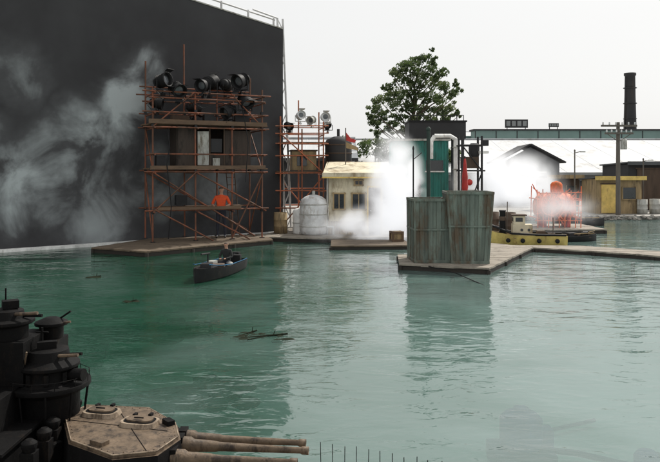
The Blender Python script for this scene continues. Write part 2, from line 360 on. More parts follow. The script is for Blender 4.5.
T0=(-5.95,23.5); TA=24
tg=group('scaffold_tower',(T0[0],T0[1],.17),TA)
def tw(u,v,z):
    c,s=math.cos(R(TA)),math.sin(R(TA)); return (T0[0]+u*c-v*s,T0[1]+u*s+v*c,z+.17)
U=3.85;V=1.5
b=B('standards',tg)
for (u,v,h) in((0,0,5.2),(0,V,6.3),(1.45,0,5.05),(1.4,V,7.0),(2.6,V,5.2),(2.75,0,4.1),(U,0,5.3),(U,V,5.9)):
    b.tube((u,v,0),(u+random.uniform(-.03,.03),v,h),.03,'tube_red'); b.box((u,v,.01),(.15,.15,.02),'blackm')
    for z in(1.0,2.4,3.95,4.45):
        if z<h: b.box((u,v,z),(.09,.1,.1),'blackm')
b.done()
b=B('ledgers',tg)
for z in(1.05,2.38,3.0,3.9,4.4,4.85,5.08):
    e0=random.uniform(.1,.35);e1=random.uniform(.1,.35)
    b.tube((-e0,-.04,z+random.uniform(-.03,.03)),(U+e1,-.04,z+random.uniform(-.03,.03)),.026,'tube_red'); 
    if z!=3.0: b.tube((-e1,V+.04,z+.03),(U+e0,V+.04,z+.05),.026,'tube_red')
    for u in(0,1.45,2.7,U): b.tube((u+.04,-.2-random.uniform(0,.12),z-.05),(u+.04,V+.2,z-.05),.025,'tube_red')
b.tube((-.2,V+.04,5.4),(U,V+.04,5.36),.026,'tube_red')
b.done()
b=B('braces',tg)
b.tube((0,-.06,2.35),(U-.3,-.06,.1),.026,'tube_red'); b.tube((.1,V,2.3),(U-.1,V,.2),.026,'tube_red')
b.tube((0,-.08,1.0),(1.45,-.08,2.35),.026,'tube_red'); b.tube((.05,-.08,1.1),(2.0,-.3,.0),.026,'tube_red')
b.tube((1.45,-.07,2.35),(U,-.07,1.05),.026,'tube_red'); b.tube((1.5,-.07,1.0),(3.3,-.35,.0),.026,'tube_red')
b.tube((U,-.08,2.3),(2.75,-.08,.1),.026,'tube_red'); b.tube((0,0,.1),(0,V,2.3),.026,'tube_red'); b.tube((U,V,.1),(U,0,2.3),.026,'tube_red')
b.tube((0,-.06,3.9),(1.4,-.06,5.1),.024,'tube_red'); b.tube((2.7,-.06,5.1),(U,-.06,3.95),.024,'tube_red')
b.tube((0,0,2.4),(0,V,3.95),.024,'tube_red'); b.tube((U,0,2.4),(U,V,3.95),.024,'tube_red')
b.done()
b=B('platforms',tg)
boards(b,-.05,U+.05,0,V,2.47); boards(b,-.05,U+.05,0,V,4.0); boards(b,.6,U-.4,.9,V,1.12)
b.box((U/2,-.09,4.06),(U+.3,.03,.15),'plank',0,0,.4); b.box((U/2,-.09,2.52),(U+.2,.03,.13),'plank',0,0,-.3); b.box((1.6,-.09,1.12),(2.9,.03,.1),'plank')
b.done(.004)
b=B('control_cabin',tg)
z0,z1=2.5,3.93
b.b2(.85,3.5,1.38,1.42,z0,z1,'cabin'); b.b2(.85,.89,.25,1.38,z0,z1,'cabin'); b.b2(3.46,3.5,.25,1.38,z0,z1,'cabin')
b.b2(.85,3.5,.25,1.42,z1+.003,z1+.04,'cabin')
b.b2(.89,1.5,.22,.25,z0,z1,'cabin'); b.b2(1.56,1.95,.16,.19,z0+.1,z1-.15,'panelgrey')
b.b2(2.0,2.5,.22,.25,z0,z0+.5,'cabin'); b.b2(2.05,2.45,.24,.26,z0+.55,z1-.4,'blackm'); b.b2(2.55,3.46,.22,.25,z0,z1-.1,'cabin')
b.b2(2.1,2.35,.17,.2,z0+.05,z0+.35,'panelgrey')
for u in(1.5,2.0,2.52): b.b2(u-.02,u+.02,.2,.26,z0,z1,'brown')
b.done(.004)
b=B('equipment',tg)
b.box((.35,.6,2.72),(.3,.35,.42),'blackm'); b.box((3.2,.5,4.25),(.5,.4,.4),'blackm'); b.box((1.1,.9,4.2),(.6,.4,.3),'brown'); b.box((2.0,.4,4.2),(.35,.3,.35),'blackm'); b.box((1.2,1.2,1.35),(.4,.3,.35),'blackm')
b.pipe([(.5,.1,3.9),(.55,-.1,3.2),(.45,-.12,2.6),(.6,-.1,1.2),(.5,-.1,.1)],.018,'black',6)
b.pipe([(3.1,-.1,4.6),(3.3,-.12,3.4),(3.2,-.12,2.0)],.015,'black',6)
b.pipe([(.2,-.05,4.9),(.6,-.08,4.6),(1.1,-.06,4.85),(1.7,-.08,4.55),(2.3,-.06,4.8),(3.0,-.08,4.5),(3.6,-.05,4.8)],.014,'black',5)
for k in(-1,1): b.tube((3.25+k*.16,1.3,0),(3.05+k*.16,1.45,2.9),.02,'brown',6)
for i in range(10): b.tube((3.09-.02*i+.0,1.3+.015*i,.2+i*.28),(3.41-.02*i,1.3+.015*i,.2+i*.28),.014,'brown',6)
b.done(.01)
for (u,v,z,yaw,pit,s) in((.35,.1,5.02,40,10,1.1),(.85,.1,4.75,15,-25,1.1),(.4,1.4,4.45,70,-10,.9),(1.75,.1,4.98,-50,-15,1.0),(2.3,1.4,5.15,130,15,1.2),(3.1,.1,5.15,-60,-20,1.15),(3.25,.1,4.45,20,-40,1.1),(2.65,0.1,4.1,-70,-25,1.0),(1.7,1.3,4.3,100,-10,.95),(2.9,1.4,5.2,150,-5,1.0)):
    spotlight_at(tw(u,v,z),yaw+TA,pit,s*.95)

T1=(-2.0,28.2)
sg=group('scaffold_tower',(T1[0],T1[1],.17),8)
b=B('standards',sg)
U2=1.75
for(u,v,h) in((0,0,4.6),(.0,1.5,5.0),(U2/2,1.5,5.4),(U2,0,4.4),(U2,1.5,4.9),(U2/2,0,4.1)):
    b.tube((u,v,0),(u,v,h),.03,'tube_orange'); b.box((u,v,.01),(.15,.15,.02),'blackm')
b.done()
b=B('ledgers',sg)
for z in(.9,1.6,2.3,3.0,3.5,3.9,4.2):
    b.tube((-.2,-.04,z),(U2+.2,-.04,z+random.uniform(-.03,.03)),.025,'tube_orange'); b.tube((-.2,1.54,z+.04),(U2+.25,1.54,z+.04),.025,'tube_orange')
    b.tube((0,-.2,z-.05),(0,1.7,z-.05),.025,'tube_orange'); b.tube((U2,-.2,z-.05),(U2,1.7,z-.05),.025,'tube_orange')
b.tube((0,-.06,.1),(U2,-.06,2.2),.025,'tube_orange'); b.tube((U2,-.06,2.3),(0,-.06,3.9),.025,'tube_orange'); b.tube((0,1.55,2.2),(U2,1.55,.1),.025,'tube_orange')
b.done()
b=B('platforms',sg); boards(b,0,U2,0,1.5,2.37); boards(b,0,U2,0,1.5,3.55); b.done()
b=B('cabinet',sg); b.b2(.5,1.5,.3,1.3,2.42,3.2,'tan'); b.b2(.45,1.55,.25,1.35,3.203,3.26,'brown'); b.b2(.7,1.1,.28,.3,2.6,3.0,'glass'); b.done(.005)
for (x,y,z,yaw,pit,s,bd) in((-1.2,28.4,4.5,20,10,.75,'silver'),(-.75,28.6,4.35,-30,-15,.7,'panelgrey'),(-.2,28.8,4.45,10,0,.8,'silver'),(-1.7,28.5,4.1,40,-20,.7,'black'),(-.1,29.4,4.2,-10,-10,.7,'black')):
    spotlight_at((x,y,z),yaw,pit,s,bd)

# ------------------------------------------------------------------ people
def grow(verts,edges,radii,root=0,sub=2):
    me=bpy.data.meshes.new('tmp'); me.from_pydata(verts,edges,[]); o=bpy.data.objects.new('tmp',me); COL.objects.link(o)
    sk=o.modifiers.new('s','SKIN'); sk.use_smooth_shade=True
    for i,r in enumerate(radii):
        v=me.skin_vertices[0].data[i]; v.radius=(r if isinstance(r,tuple) else (r,r)); v.use_root=(i==root)
    ss=o.modifiers.new('u','SUBSURF'); ss.levels=sub; ss.render_levels=sub
    dg=bpy.context.evaluated_depsgraph_get(); ev=o.evaluated_get(dg); nm=bpy.data.meshes.new_from_object(ev)
    bpy.data.objects.remove(o); return nm
def figure(name,J,E,loc,rz,sc,assign,mats,hands,parent=None):
    ks=list(J); vs=[J[k][0] for k in ks]; rd=[J[k][1] for k in ks]; ed=[(ks.index(a),ks.index(c)) for a,c in E]
    nm=grow(vs,ed,rd,ks.index('pelvis'))
    bm=bmesh.new(); bm.from_mesh(nm)
    for f in bm.faces: f.material_index=assign(f.calc_center_median()); f.smooth=True
    def addm(mesh,idx):
        k=len(bm.faces); bm.from_mesh(mesh); bm.faces.ensure_lookup_table()
        for f in bm.faces[k:]: f.material_index=idx; f.smooth=True
    for(w_,d_,side) in hands:
        w_=Vector(w_); d_=Vector(d_).normalized(); s_=Vector((side,0,0)); dn=Vector((0,0,-1)); s_=(s_-d_*s_.dot(d_)).normalized(); dn=d_.cross(s_).normalized(); dn=dn if dn.z<0 else -dn
        for i,(o_,ln) in enumerate(((-.032,.062),(-.011,.075),(.011,.07),(.031,.055))):
            p=w_+d_*.05+s_*o_; vs=[p,p+d_*(.035),p+d_*(.035+ln*.45)+dn*.012,p+d_*(.03+ln*.7)+dn*.035]
            addm(grow([tuple(v) for v in vs],[(0,1),(1,2),(2,3)],[.011,.0095,.009,.007],0,1),3)
        p=w_+d_*.02-s_*.025; vs=[p,p-s_*.03+d_*.02,p-s_*.04+d_*.05+dn*.01]
        addm(grow([tuple(v) for v in vs],[(0,1),(1,2)],[.013,.011,.008],0,1),3)
    hd=Vector(J['headmid'][0])
    def ball(c,r,idx,s3=(1,1,1)):
        ret=bmesh.ops.create_uvsphere(bm,u_segments=10,v_segments=8,radius=r,matrix=Matrix.Translation(hd+Vector(c))@Matrix.Diagonal((*s3,1)))
        fs=set(f for v in ret['verts'] for f in v.link_faces)
        for f in fs: f.material_index=idx; f.smooth=True
    ball((0,-.1,-.015),.018,3,(.8,1.2,1.5)); ball((-.035,-.088,.01),.011,4); ball((.035,-.088,.01),.011,4)
    ball((0,-.088,-.055),.02,5,(1.3,.5,.35)); ball((-.092,0,-.005),.025,3,(.5,1,1.4)); ball((.092,0,-.005),.025,3,(.5,1,1.4))
    me=bpy.data.meshes.new(name); bm.to_mesh(me); bm.free()
    for m in mats: me.materials.append(M[m])
    o=bpy.data.objects.new(name,me); COL.objects.link(o); o.location=loc; o.rotation_euler=(0,0,R(rz)); o.scale=(sc,)*3
    if parent: o.parent=parent
    return o
MATS=['shirt','trousers','shoe','skin','hair','red']
E=[('pelvis','spine'),('spine','chest'),('chest','neckb'),('neckb','neck'),('neck','headlow'),('headlow','headmid'),('headmid','headtop')]
for s_ in 'lr': E+=[('chest','sh'+s_),('sh'+s_,'el'+s_),('el'+s_,'wr'+s_),('wr'+s_,'pa'+s_),('pelvis','hip'+s_),('hip'+s_,'kn'+s_),('kn'+s_,'an'+s_),('an'+s_,'toe'+s_)]
J={'pelvis':((0,0,.97),(.15,.11)),'spine':((0,0,1.13),(.135,.10)),'chest':((0,0,1.33),(.17,.12)),'neckb':((0,0,1.49),.075),'neck':((0,-.005,1.55),.055),
 'headlow':((0,-.02,1.62),.075),'headmid':((0,-.01,1.69),.098),'headtop':((0,0,1.76),.075)}
for s_,k in(('l',1),('r',-1)):
    J.update({'sh'+s_:((k*.19,0,1.42),.068),'el'+s_:((k*.31,.0,1.17),.05),'wr'+s_:((k*.22,-.24,1.12),.032),'pa'+s_:((k*.2,-.31,1.11),(.04,.022)),
     'hip'+s_:((k*.1,0,.9),.095),'kn'+s_:((k*.12,-.02,.5),.062),'an'+s_:((k*.13,.01,.09),.042),'toe'+s_:((k*.15,-.15,.04),.038)})
def asg(c):
    if c.z>1.5: return 4 if (c.z>1.72 or (c.y>.03 and c.z>1.6)) else 3
    if abs(c.x)>.13 and c.y<-.08 and c.z>1.0: return 3
    if c.z<.09: return 2
    return 1 if c.z<1.0 else 0
px=tw(2.49,.5,0)
figure('stagehand',J,E,(px[0],px[1],.17),0,1.03,asg,MATS,[((.2,-.31,1.11),(-.2,-1,0),1),((-.2,-.31,1.11),(.2,-1,0),-1)])

# ------------------------------------------------------------------ small boat with boatman
def hull(b,Ln,W,H,m,mi=None,bow=.35,dr=.1,n=12,inner=True):
    def ring(t,off=0,zf=0):
        x=-Ln/2+Ln*t; wv=W/2*(math.sin(min(1,(1-t)*1.9)*math.pi/2)**.7 if t>.4 else .78+.22*math.sin(min(1,t/.4)*math.pi/2))
        wv=max(wv-off,.004); sh=H*(1+bow*max(0,t-.45)**2*3); r=[]
        for(a,zz) in((-1,1),(-.92,.45),(-.6,.0),(0,-.12),(.6,0),(.92,.45),(1,1)): r.append((x,a*wv,-dr+(sh+dr)*max(zz,-.1) + (zf if zz<.9 else 0)))
        return r
    for off,zf,mm in ((0,0,m),)+(((.03,.06,mi),) if inner else ()):
        vs=[];fs=[]
        for i in range(n+1): vs+=ring(i/n,off,zf)
        for i in range(n):
            for k in range(6): fs.append((i*7+k,i*7+k+1,(i+1)*7+k+1,(i+1)*7+k))
        fs.append(tuple(range(7)))
        b._add(vs,fs,mm,True)
    for i in range(n):
        A=ring(i/n);C=ring((i+1)/n);A2=ring(i/n,.03,.06);C2=ring((i+1)/n,.03,.06)
        for k in(0,6): b._add([A[k],C[k],C2[k],A2[k]],[(0,1,2,3)],m)
    return ring
bg_=group('motor_boat',(-2.78,17.3,0),-103)
b=B('hull',bg_); hull(b,2.7,.78,.26,'hullgrey','boatin'); b.done()
b=B('fittings',bg_)
for x in(-.7,.1): b.box((x,0,.19),(.18,.62,.03),'boatin')
b.box((-1.28,0,.3),(.14,.2,.26),'black'); b.tube((-1.25,0,.36),(-.95,.05,.42),.015,'black'); b.box((.55,0,.2),(.35,.35,.18),'blackm'); b.tube((.6,0,.28),(.6,0,.62),.02,'black'); b.tube((.5,0,.6),(1.0,0,.63),.022,'black')
b.box((.2,.1,.24),(.3,.3,.14),'brown',20); b.box((-.1,-.18,.26),(.2,.18,.16),'panelgrey',-14); b.box((.3,-.2,.24),(.25,.12,.12),'tan',40); b.box((.8,.05,.34),(.3,.25,.12),'blackm',15); b.box((-.95,.1,.3),(.25,.3,.2),'black',10)
b.box((.9,0,.28),(.3,.3,.05),'boatin'); b.ball((-.35,.2,.22),.08,'panelgrey'); b.lathe([(.09,0),(.09,.2)],(-.45,-.18,.08),'blackm',12)
for k in(-1,1): b.pipe([(-1.3,k*.30,.27),(-.9,k*.35,.28),(0,k*.39,.29),(.6,k*.33,.33),(1.0,k*.2,.4)],.012,'hose',6)
b.done(.006)
JS=dict(J); 
JS.update({'pelvis':((0,.0,.52),(.15,.11)),'spine':((0,0,.68),(.135,.1)),'chest':((0,-.04,.88),(.17,.12)),'neckb':((0,-.06,1.04),.075),'neck':((0,-.07,1.1),.055),'headlow':((0,-.09,1.17),.075),'headmid':((0,-.09,1.24),.098),'headtop':((0,-.08,1.31),.075)})
for s_,k in(('l',1),('r',-1)):
    JS.update({'sh'+s_:((k*.19,-.04,.97),.068),'el'+s_:((k*.27,-.1,.72),.05),'wr'+s_:((k*.15,-.32,.7),.032),'pa'+s_:((k*.13,-.38,.7),(.04,.022)),'hip'+s_:((k*.1,-.02,.48),.09),'kn'+s_:((k*.16,-.42,.50),.062),'an'+s_:((k*.15,-.4,.09),.042),'toe'+s_:((k*.16,-.55,.05),.038)})
def asg2(c):
    if c.z>1.06: return 4 if (c.z>1.26 or (c.y>-.04 and c.z>1.15)) else 3
    return 1 if c.z<.58 else 0
figure('boatman',JS,E,(-.62,0,-.06),90,.62,asg2,['darkcoat','trousers','shoe','skin','hair','red'],[((.13,-.38,.7),(-.3,-1,0),1),((-.13,-.38,.7),(.3,-1,0),-1)],bg_)

# ------------------------------------------------------------------ weathered steel skips
def bin_(name,loc,w0,w1,d,h,rz):
    g=group(name,loc,rz); b=B('ribbed_walls',g)
    n=int(w1/.11)
    for side in(0,1):
        y=-d/2 if side==0 else d/2
        for i in range(n):
            u0=i/n;u1=(i+1)/n; oy=(.028 if i%2 else 0)*(-1 if side==0 else 1)
            f=lambda u,z:(( -.5+u)*(w0+(w1-w0)*z/h),y+oy,z)
            b.slab([f(u0,0),f(u1,0),f(u1,h),f(u0,h)],.02,'contgreen')
    for s_ in(-1,1):
        m_=int(d/.13)
        for i in range(m_):
            y0=-d/2+.03+(d-.06)*i/m_;y1=-d/2+.03+(d-.06)*(i+1)/m_; ox=.02*(i%2)*s_
            b.slab([(s_*w0/2+ox,y0,0),(s_*w0/2+ox,y1,0),(s_*w1/2+ox,y1,h),(s_*w1/2+ox,y0,h)],.02,'contgreen')
    b.done()
    b=B('frame',g)
    for z,t in((.04,.08),(h-.03,.07),(h*.52,.045)):
        ww=w0+(w1-w0)*z/h
        for s_ in(-1,1):
            b.box((0,s_*(d/2+.035),z),(ww+.08,.04,t),'contgreen'); b.box((s_*(ww/2+.035),0,z),(.04,d+.1,t),'contgreen')
    for sx_ in(-1,1):
        for sy in(-1,1): b.tube((sx_*(w0/2+.02),sy*(d/2+.02),0),(sx_*(w1/2+.02),sy*(d/2+.02),h),.035,'contgreen',6)
    b.b2(-w0/2,w0/2,-d/2,d/2,.02,.05,'contdark')
    b.done(.004)
bin_('steel_skip',(2.66,18.95,.16),.86,.9,1.1,1.68,3)
bin_('steel_skip',(3.68,18.75,.16),.88,1.14,1.1,1.87,-4)

def post(name,x,y,z0,z1,r,m,extra=None):
    b=B(name,None,(x,y,z0)); b.tube((0,0,0),(0,0,z1-z0),r,m,10); b.lathe([(r*1.5,0),(r*1.5,.08),(r,.1)],(0,0,0),m,10); b.lathe([(r,0),(r*1.3,.02),(r*1.3,.07),(r*.4,.12)],(0,0,z1-z0-.03),m,10)
    if extra: extra(b,z1-z0)
    return b.done()
M['postgreen']=mat('post_green',(.03,.05,.042),rough=.7,scale=3,rust=(.05,.035,.03))
post('mooring_post',2.82,20.05,.16,3.75,.055,'postgreen')
post('mooring_post',2.38,20.0,.16,3.2,.022,'blackm',lambda b,h:b.tube((0,0,h-.3),(.25,0,h-.1),.012,'blackm'))
b=B('furled_flag',None,(3.95,20.5,.16)); b.tube((0,0,0),(0,0,2.85),.02,'blackm')
b.lathe([(.02,1.7),(.07,1.75),(.10,1.95),(.085,2.1),(.09,2.25),(.06,2.45),(.05,2.6),(.03,2.75),(.01,2.8)],(0,0,0),'red',7); b.done()

# ------------------------------------------------------------------ cabin on dock
hg=group('dockside_cabin',(1.0,26.9,.17),-4)
b=B('walls',hg); b.b2(-1.02,1.02,-.55,1.2,0,2.25,'cream'); b.done(.01)
b=B('roof',hg); b.slab([(-1.2,-.85,2.28),(1.25,-.85,2.26),(1.2,1.4,2.75),(-1.15,1.4,2.77)],.07,'cream'); b.box((.02,-.88,2.23),(2.5,.04,.2),'cream'); b.box((.02,-.905,2.15),(2.5,.02,.05),'yellow'); b.box((-1.2,.25,2.45),(.04,2.3,.16),'cream',rx=12); b.box((1.24,.25,2.45),(.04,2.3,.16),'cream',rx=12); b.done(.005)
b=B('windows',hg)
for x,w_,z in((-.62,.42,1.25),(.12,.5,1.25),(.12,.3,1.95)):
    h_=.6 if z<1.5 else .18
    b.box((x,-.56,z),(w_,.03,h_),'glass')
    for s_ in(-1,1): b.box((x+s_*w_/2,-.575,z),(.05,.05,h_+.08),'tan'); b.box((x,-.578,z+s_*h_/2),(w_+.1,.06,.05),'tan')
    b.box((x,-.58,z),(.03,.03,h_),'tan')
b.done()
b=B('door',hg); b.box((.72,-.56,.9),(.45,.04,1.75),'brown'); b.box((.72,-.57,1.8),(.55,.05,.06),'yellow'); b.box((.46,-.57,.9),(.05,.05,1.8),'yellow'); b.box((.97,-.57,.9),(.05,.05,1.8),'yellow'); b.ball((.57,-.6,.9),.025,'silver'); b.done()
b=B('base_boards',hg); 
for i in range(14): b.box((-1.0+i*.1+.0,-.565,.25),(.085,.03,.5),'tan')
b.tube((-1.06,-.6,0),(-1.06,-.6,2.2),.035,'panelgrey'); b.done()
b=B('white_tank',None,(-.62,26.4,.17))
b.lathe([(.01,0),(.42,0),(.5,.06),(.52,.2),(.52,1.15),(.47,1.32),(.3,1.44),(.1,1.5),(.01,1.5)],(0,0,0),'silver',28)
for z in(.3,.75,1.12): b.lathe([(.525,z),(.545,z+.02),(.525,z+.04)],(0,0,0),'panelgrey',28)
b.tube((0,0,1.45),(0,0,1.65),.06,'panelgrey'); b.pipe([(.5,-.2,.3),(.75,-.25,.3),(.75,-.25,.02)],.04,'panelgrey'); b.done()
b=B('white_tank',None,(-1.15,26.7,.17)); b.lathe([(.01,0),(.25,0),(.28,.05),(.28,.85),(.2,.95),(.01,1.0)],(0,0,0),'white',20); b.lathe([(.285,.4),(.3,.42),(.285,.44)],(0,0,0),'panelgrey',20); b.done()
g=group('boiler_tank',(.35,29.3,.17))
b=B('legs',g)
for x in(-.5,.5):
    for y in(-.4,.4): b.tube((x,y,0),(x*.9,y*.9,2.6),.05,'brown')
b.tube((-.5,-.4,.2),(.5,-.4,2.4),.03,'brown'); b.tube((.5,-.4,.2),(-.5,-.4,2.4),.03,'brown'); b.done()
b=B('vessel',g); b.lathe([(.02,0),(.5,.02),(.56,.1),(.56,1.0),(.5,1.15),(.2,1.28),(.02,1.3)],(0,0,2.55),'walldark',24)
for z in(2.75,3.1,3.45): b.lathe([(.565,z),(.59,z+.025),(.565,z+.05)],(0,0,0),'brown',24)
b.tube((0,0,3.8),(0,0,4.15),.06,'walldark'); b.done()
b=B('pennant_mast',None,(.62,27.8,.17)); b.tube((0,0,0),(0,0,4.1),.022,'pole'); b._add([(0,0,3.95),(.02,.02,3.6),(.36,-.05,3.5),(.42,-.02,3.62),(.2,.03,3.7)],[(0,1,2,3,4)],'red'); b._add([(0,0,3.55),(.02,.02,3.3),(.5,-.03,3.2),(.45,.0,3.35)],[(0,1,2,3)],'tan'); b.done()
def drum(x,y,z,m,h=.85,r=.28):
    b=B('oil_drum',None,(x,y,z)); b.lathe([(.01,0),(r,0),(r,h*.33),(r*1.04,h*.345),(r,h*.36),(r,h*.64),(r*1.04,h*.655),(r,h*.67),(r,h),(r*.93,h),(r*.93,h-.02),(.01,h-.02)],(0,0,0),m,20); b.done()
for x,y,m_ in((2.55,26.6,'brown'),(2.9,27.0,'red'),(3.2,26.5,'panelgrey'),(-1.9,26.9,'tan'),(4.4,26.8,'teal'),(6.3,27.2,'brown'),(6.9,27.0,'brown')): drum(x,y,.17,m_,.8,.26)
for x,y,s_,m_ in((3.9,27.4,.6,'tan'),(5.3,27.6,.7,'brown'),(5.9,27.9,.5,'cream'),(2.3,24.2,.35,'tan')):
    b=B('wooden_crate',None,(x,y,.17 if y>25 else .14),random.uniform(-20,20)); b.box((0,0,s_/2),(s_-.04,s_-.04,s_-.02),m_)
    for a in(-1,1):
        for c in(-1,1): b.box((a*s_/2,c*s_/2,s_/2),(.06,.06,s_),'plank')
        for z in(.04,s_-.04): b.box((0,a*s_/2,z),(s_-.06,.05,.07),'plank'); b.box((a*s_/2,0,z),(.05,s_-.06,.07),'plank')
    b.done()

# ------------------------------------------------------------------ teal plant building
g=group('pump_house',(4.25,33.4,.2)) 
b=B('walls',g); b.b2(-1.3,1.25,-.9,1.6,-.03,3.75,'teal'); 
for i in range(20): b.box((-1.25+i*.13,-.92,1.9),(.03,.04,3.6),'teal')
b.done()
b=B('roof',g); b.b2(-1.4,1.35,-1.0,1.7,3.753,3.85,'panelgrey'); b.done()
b=B('roof_tank',g); b.b2(-.55,2.1,-.7,1.2,3.86,4.65,'walldark'); b.b2(-.6,2.15,-.75,1.25,4.653,4.72,'black')
for i in range(9): b.tube((-.5+i*.31,-.74,4.7),(-.5+i*.31,-.74,4.95),.02,'black')
b.tube((-.5,-.74,4.95),(1.98,-.74,4.95),.02,'black')
for x in(1.5,2.0): b.tube((x,-.5,-.1),(x,-.5,3.9),.06,'walldark')
b.done()
b=B('door',g); b.box((-.5,-.93,1.0),(.9,.05,2.0),'walldark'); b.done()
b=B('window',g); b.box((.6,-.93,2.6),(.8,.05,.5),'glass'); b.box((.6,-.95,2.33),(.9,.06,.06),'white'); b.done()
b=B('steam_pipe',None,(5.2,31.8,.2)); b.pipe([(-.45,0,3.95),(.25,0,3.95),(.5,0,3.8),(.5,0,2.6),(.5,0,-.05)],.09,'white',12); b.pipe([(-.45,0,3.95),(-.6,0,3.7),(-.6,0,2.9)],.09,'white',12)
for z in(1.2,2.4,3.4): b.lathe([(.12,z),(.13,z+.02),(.12,z+.06)],(.5,0,0),'panelgrey',12)
b.done()
g=group('equipment_gantry',(6.2,30.2,.17))
b=B('frame',g)
for x in(-.5,.35):
    for y in(0,.8): b.tube((x,y,0),(x,y,3.9),.05,'blackm')
for z in(1.2,2.4,3.5): 
    b.tube((-.6,0,z),(.5,0,z),.035,'blackm'); b.tube((-.6,.8,z),(.5,.8,z),.035,'blackm'); b.tube((-.5,0,z),(-.5,.8,z),.03,'blackm')
b.tube((-.5,0,.1),(.35,0,2.3),.03,'blackm'); b.tube((.35,0,2.4),(-.5,0,3.5),.03,'blackm'); b.done()
b=B('machinery',g); b.box((-.1,.4,2.75),(.7,.6,.5),'brown'); b.lathe([(.2,0),(.24,.1),(.24,.5),(.15,.6)],(.1,.4,3.0),'walldark',14); b.box((.45,.1,3.2),(.4,.25,.12),'white'); b.box((.5,.1,3.6),(.3,.2,.25),'blackm'); b.ball((-.2,-.08,1.9),.14,'red'); b.box((-.05,.3,1.4),(.5,.5,.35),'panelgrey'); b.done(.01)

# ------------------------------------------------------------------ tug boat
g=group('tug_boat',(6.75,24.3,0),172); g.scale=(1.2,1.2,1.2)
b=B('hull',g); hull(b,2.3,.8,.3,'tugyellow','tan',bow=.5); b.done()
b=B('deck',g); b.prism([(-1.08,-.3),(.3,-.36),(.75,-.2),(1.0,0),(.75,.2),(.3,.36),(-1.08,.3)],.2,.235,'tan'); 
for k in(-1,1): b.pipe([(-1.1,k*.32,.32),(-.3,k*.42,.33),(.4,k*.4,.36),(1.1,k*.06,.62)],.03,'black',8)
for x in(-.85,-.35,.1,.5): 
    for k in(-1,1): b.lathe([(.03,-.03),(.065,-.02),(.065,.02),(.03,.03)],(x,k*(.42 if x<.4 else .38),.16),'black',10,(0,1,0))
b.done()
b=B('wheelhouse',g); b.b2(-.2,.35,-.2,.2,.235,.6,'cream'); b.b2(0,.33,-.17,.17,.6,.85,'cream'); b.b2(-.05,.38,-.21,.21,.853,.885,'brown')
for y in(-.1,.1): b.box((.332,y,.74),(.01,.12,.12),'glass')
for k in(-1,1):
    b.box((.17,k*.172,.74),(.2,.01,.12),'glass')
    for x in(-.1,.1): b.lathe([(.04,0),(.04,.012)],(x,k*.2,.45),'glass',10,(0,k,0))
b.done(.005)
b=B('funnel',g); b.lathe([(.09,.235),(.1,.3),(.085,.95),(.1,.97),(.1,1.0),(.07,1.0)],(.62,0,0),'black',14); b.lathe([(.095,.7),(.1,.72),(.1,.8),(.09,.82)],(.62,0,0),'brown',14); b.tube((.5,0,.3),(.48,0,1.25),.014,'pole'); b.tube((-.8,0,.25),(-.8,0,.8),.014,'pole'); b.box((-.75,0,.3),(.2,.2,.1),'brown'); b.box((-.45,.05,.33),(.22,.3,.18),'brown'); b.done()

def small_boat(x,y,rz,sc,m='black'):
    g=group('rowing_boat',(x,y,0),rz); g.scale=(sc,)*3
    b=B('hull',g); hull(b,2.2,.75,.28,m,'brown'); b.done()
    b=B('thwarts',g); 
    for t in(-.6,0,.55): b.box((t,0,.2),(.16,.56,.03),'brown')
    b.box((-.2,.1,.3),(.5,.3,.2),'blackm',12); b.box((.4,-.05,.32),(.3,.25,.22),'hullgrey',-15); b.tube((-.9,.2,.3),(.8,-.3,.4),.02,'tan'); b.done()
small_boat(9.0,25.6,12,.75); small_boat(11.7,32.8,-8,1.0); small_boat(9.9,26.9,60,.6)

# ------------------------------------------------------------------ orange tank plant
g=group('orange_pipework',(9.6,29.8,.18))
b=B('tank',g); b.lathe([(.02,-.85),(.35,-.82),(.55,-.65),(.58,-.5),(.58,.5),(.55,.65),(.35,.82),(.02,.85)],(0,.2,.85),'orange',24,(1,0,0))
for x in(-.4,0,.4): b.lathe([(.585,x),(.61,x+.03),(.585,x+.06)],(0,.2,.85),'red',24,(1,0,0))
for x in(-.5,.5): b.box((x,.2,.2),(.12,.8,.4),'red')
b.done()
b=B('upper_vessel',g); b.lathe([(.02,1.4),(.22,1.42),(.25,1.5),(.25,1.8),(.18,1.9),(.02,1.95)],(.1,.2,0),'orange',18); b.done()
b=B('pipe_frame',g)
random.seed(3)
for i in range(9): x=-.9+i*.225; b.tube((x,-.5,0),(x+random.uniform(-.06,.06),-.5,random.uniform(1.35,1.8)),.022,'orange',6)
for z in(.3,.6,.9,1.2,1.45): b.tube((-.95,-.5,z),(.95,-.5,z+random.uniform(-.06,.06)),.022,'orange',6)
for i in range(10): b.tube((random.uniform(-.9,.9),-.53,random.uniform(.0,.5)),(random.uniform(-.9,.9),-.45,random.uniform(1.0,1.6)),.018,'orange',6)
for i in range(6): b.tube((random.uniform(-.9,.9),.8,random.uniform(.0,.6)),(random.uniform(-.9,.9),.7,random.uniform(1.3,1.9)),.02,'orange',6)
for x in(-.85,.85): 
    for z in(.4,1.2): b.tube((x,-.5,z),(x,.9,z),.025,'orange')
for i in range(12):
    t=i/12*2*math.pi;t2=(i+1)/12*2*math.pi; b.tube((-.35+.45*math.cos(t),-.56,.95+.45*math.sin(t)),(-.35+.45*math.cos(t2),-.56,.95+.45*math.sin(t2)),.03,'orange',6)
    b.tube((-.35,-.56,.95),(-.35+.45*math.cos(t),-.56,.95+.45*math.sin(t)),.014,'orange',5)
b.done()

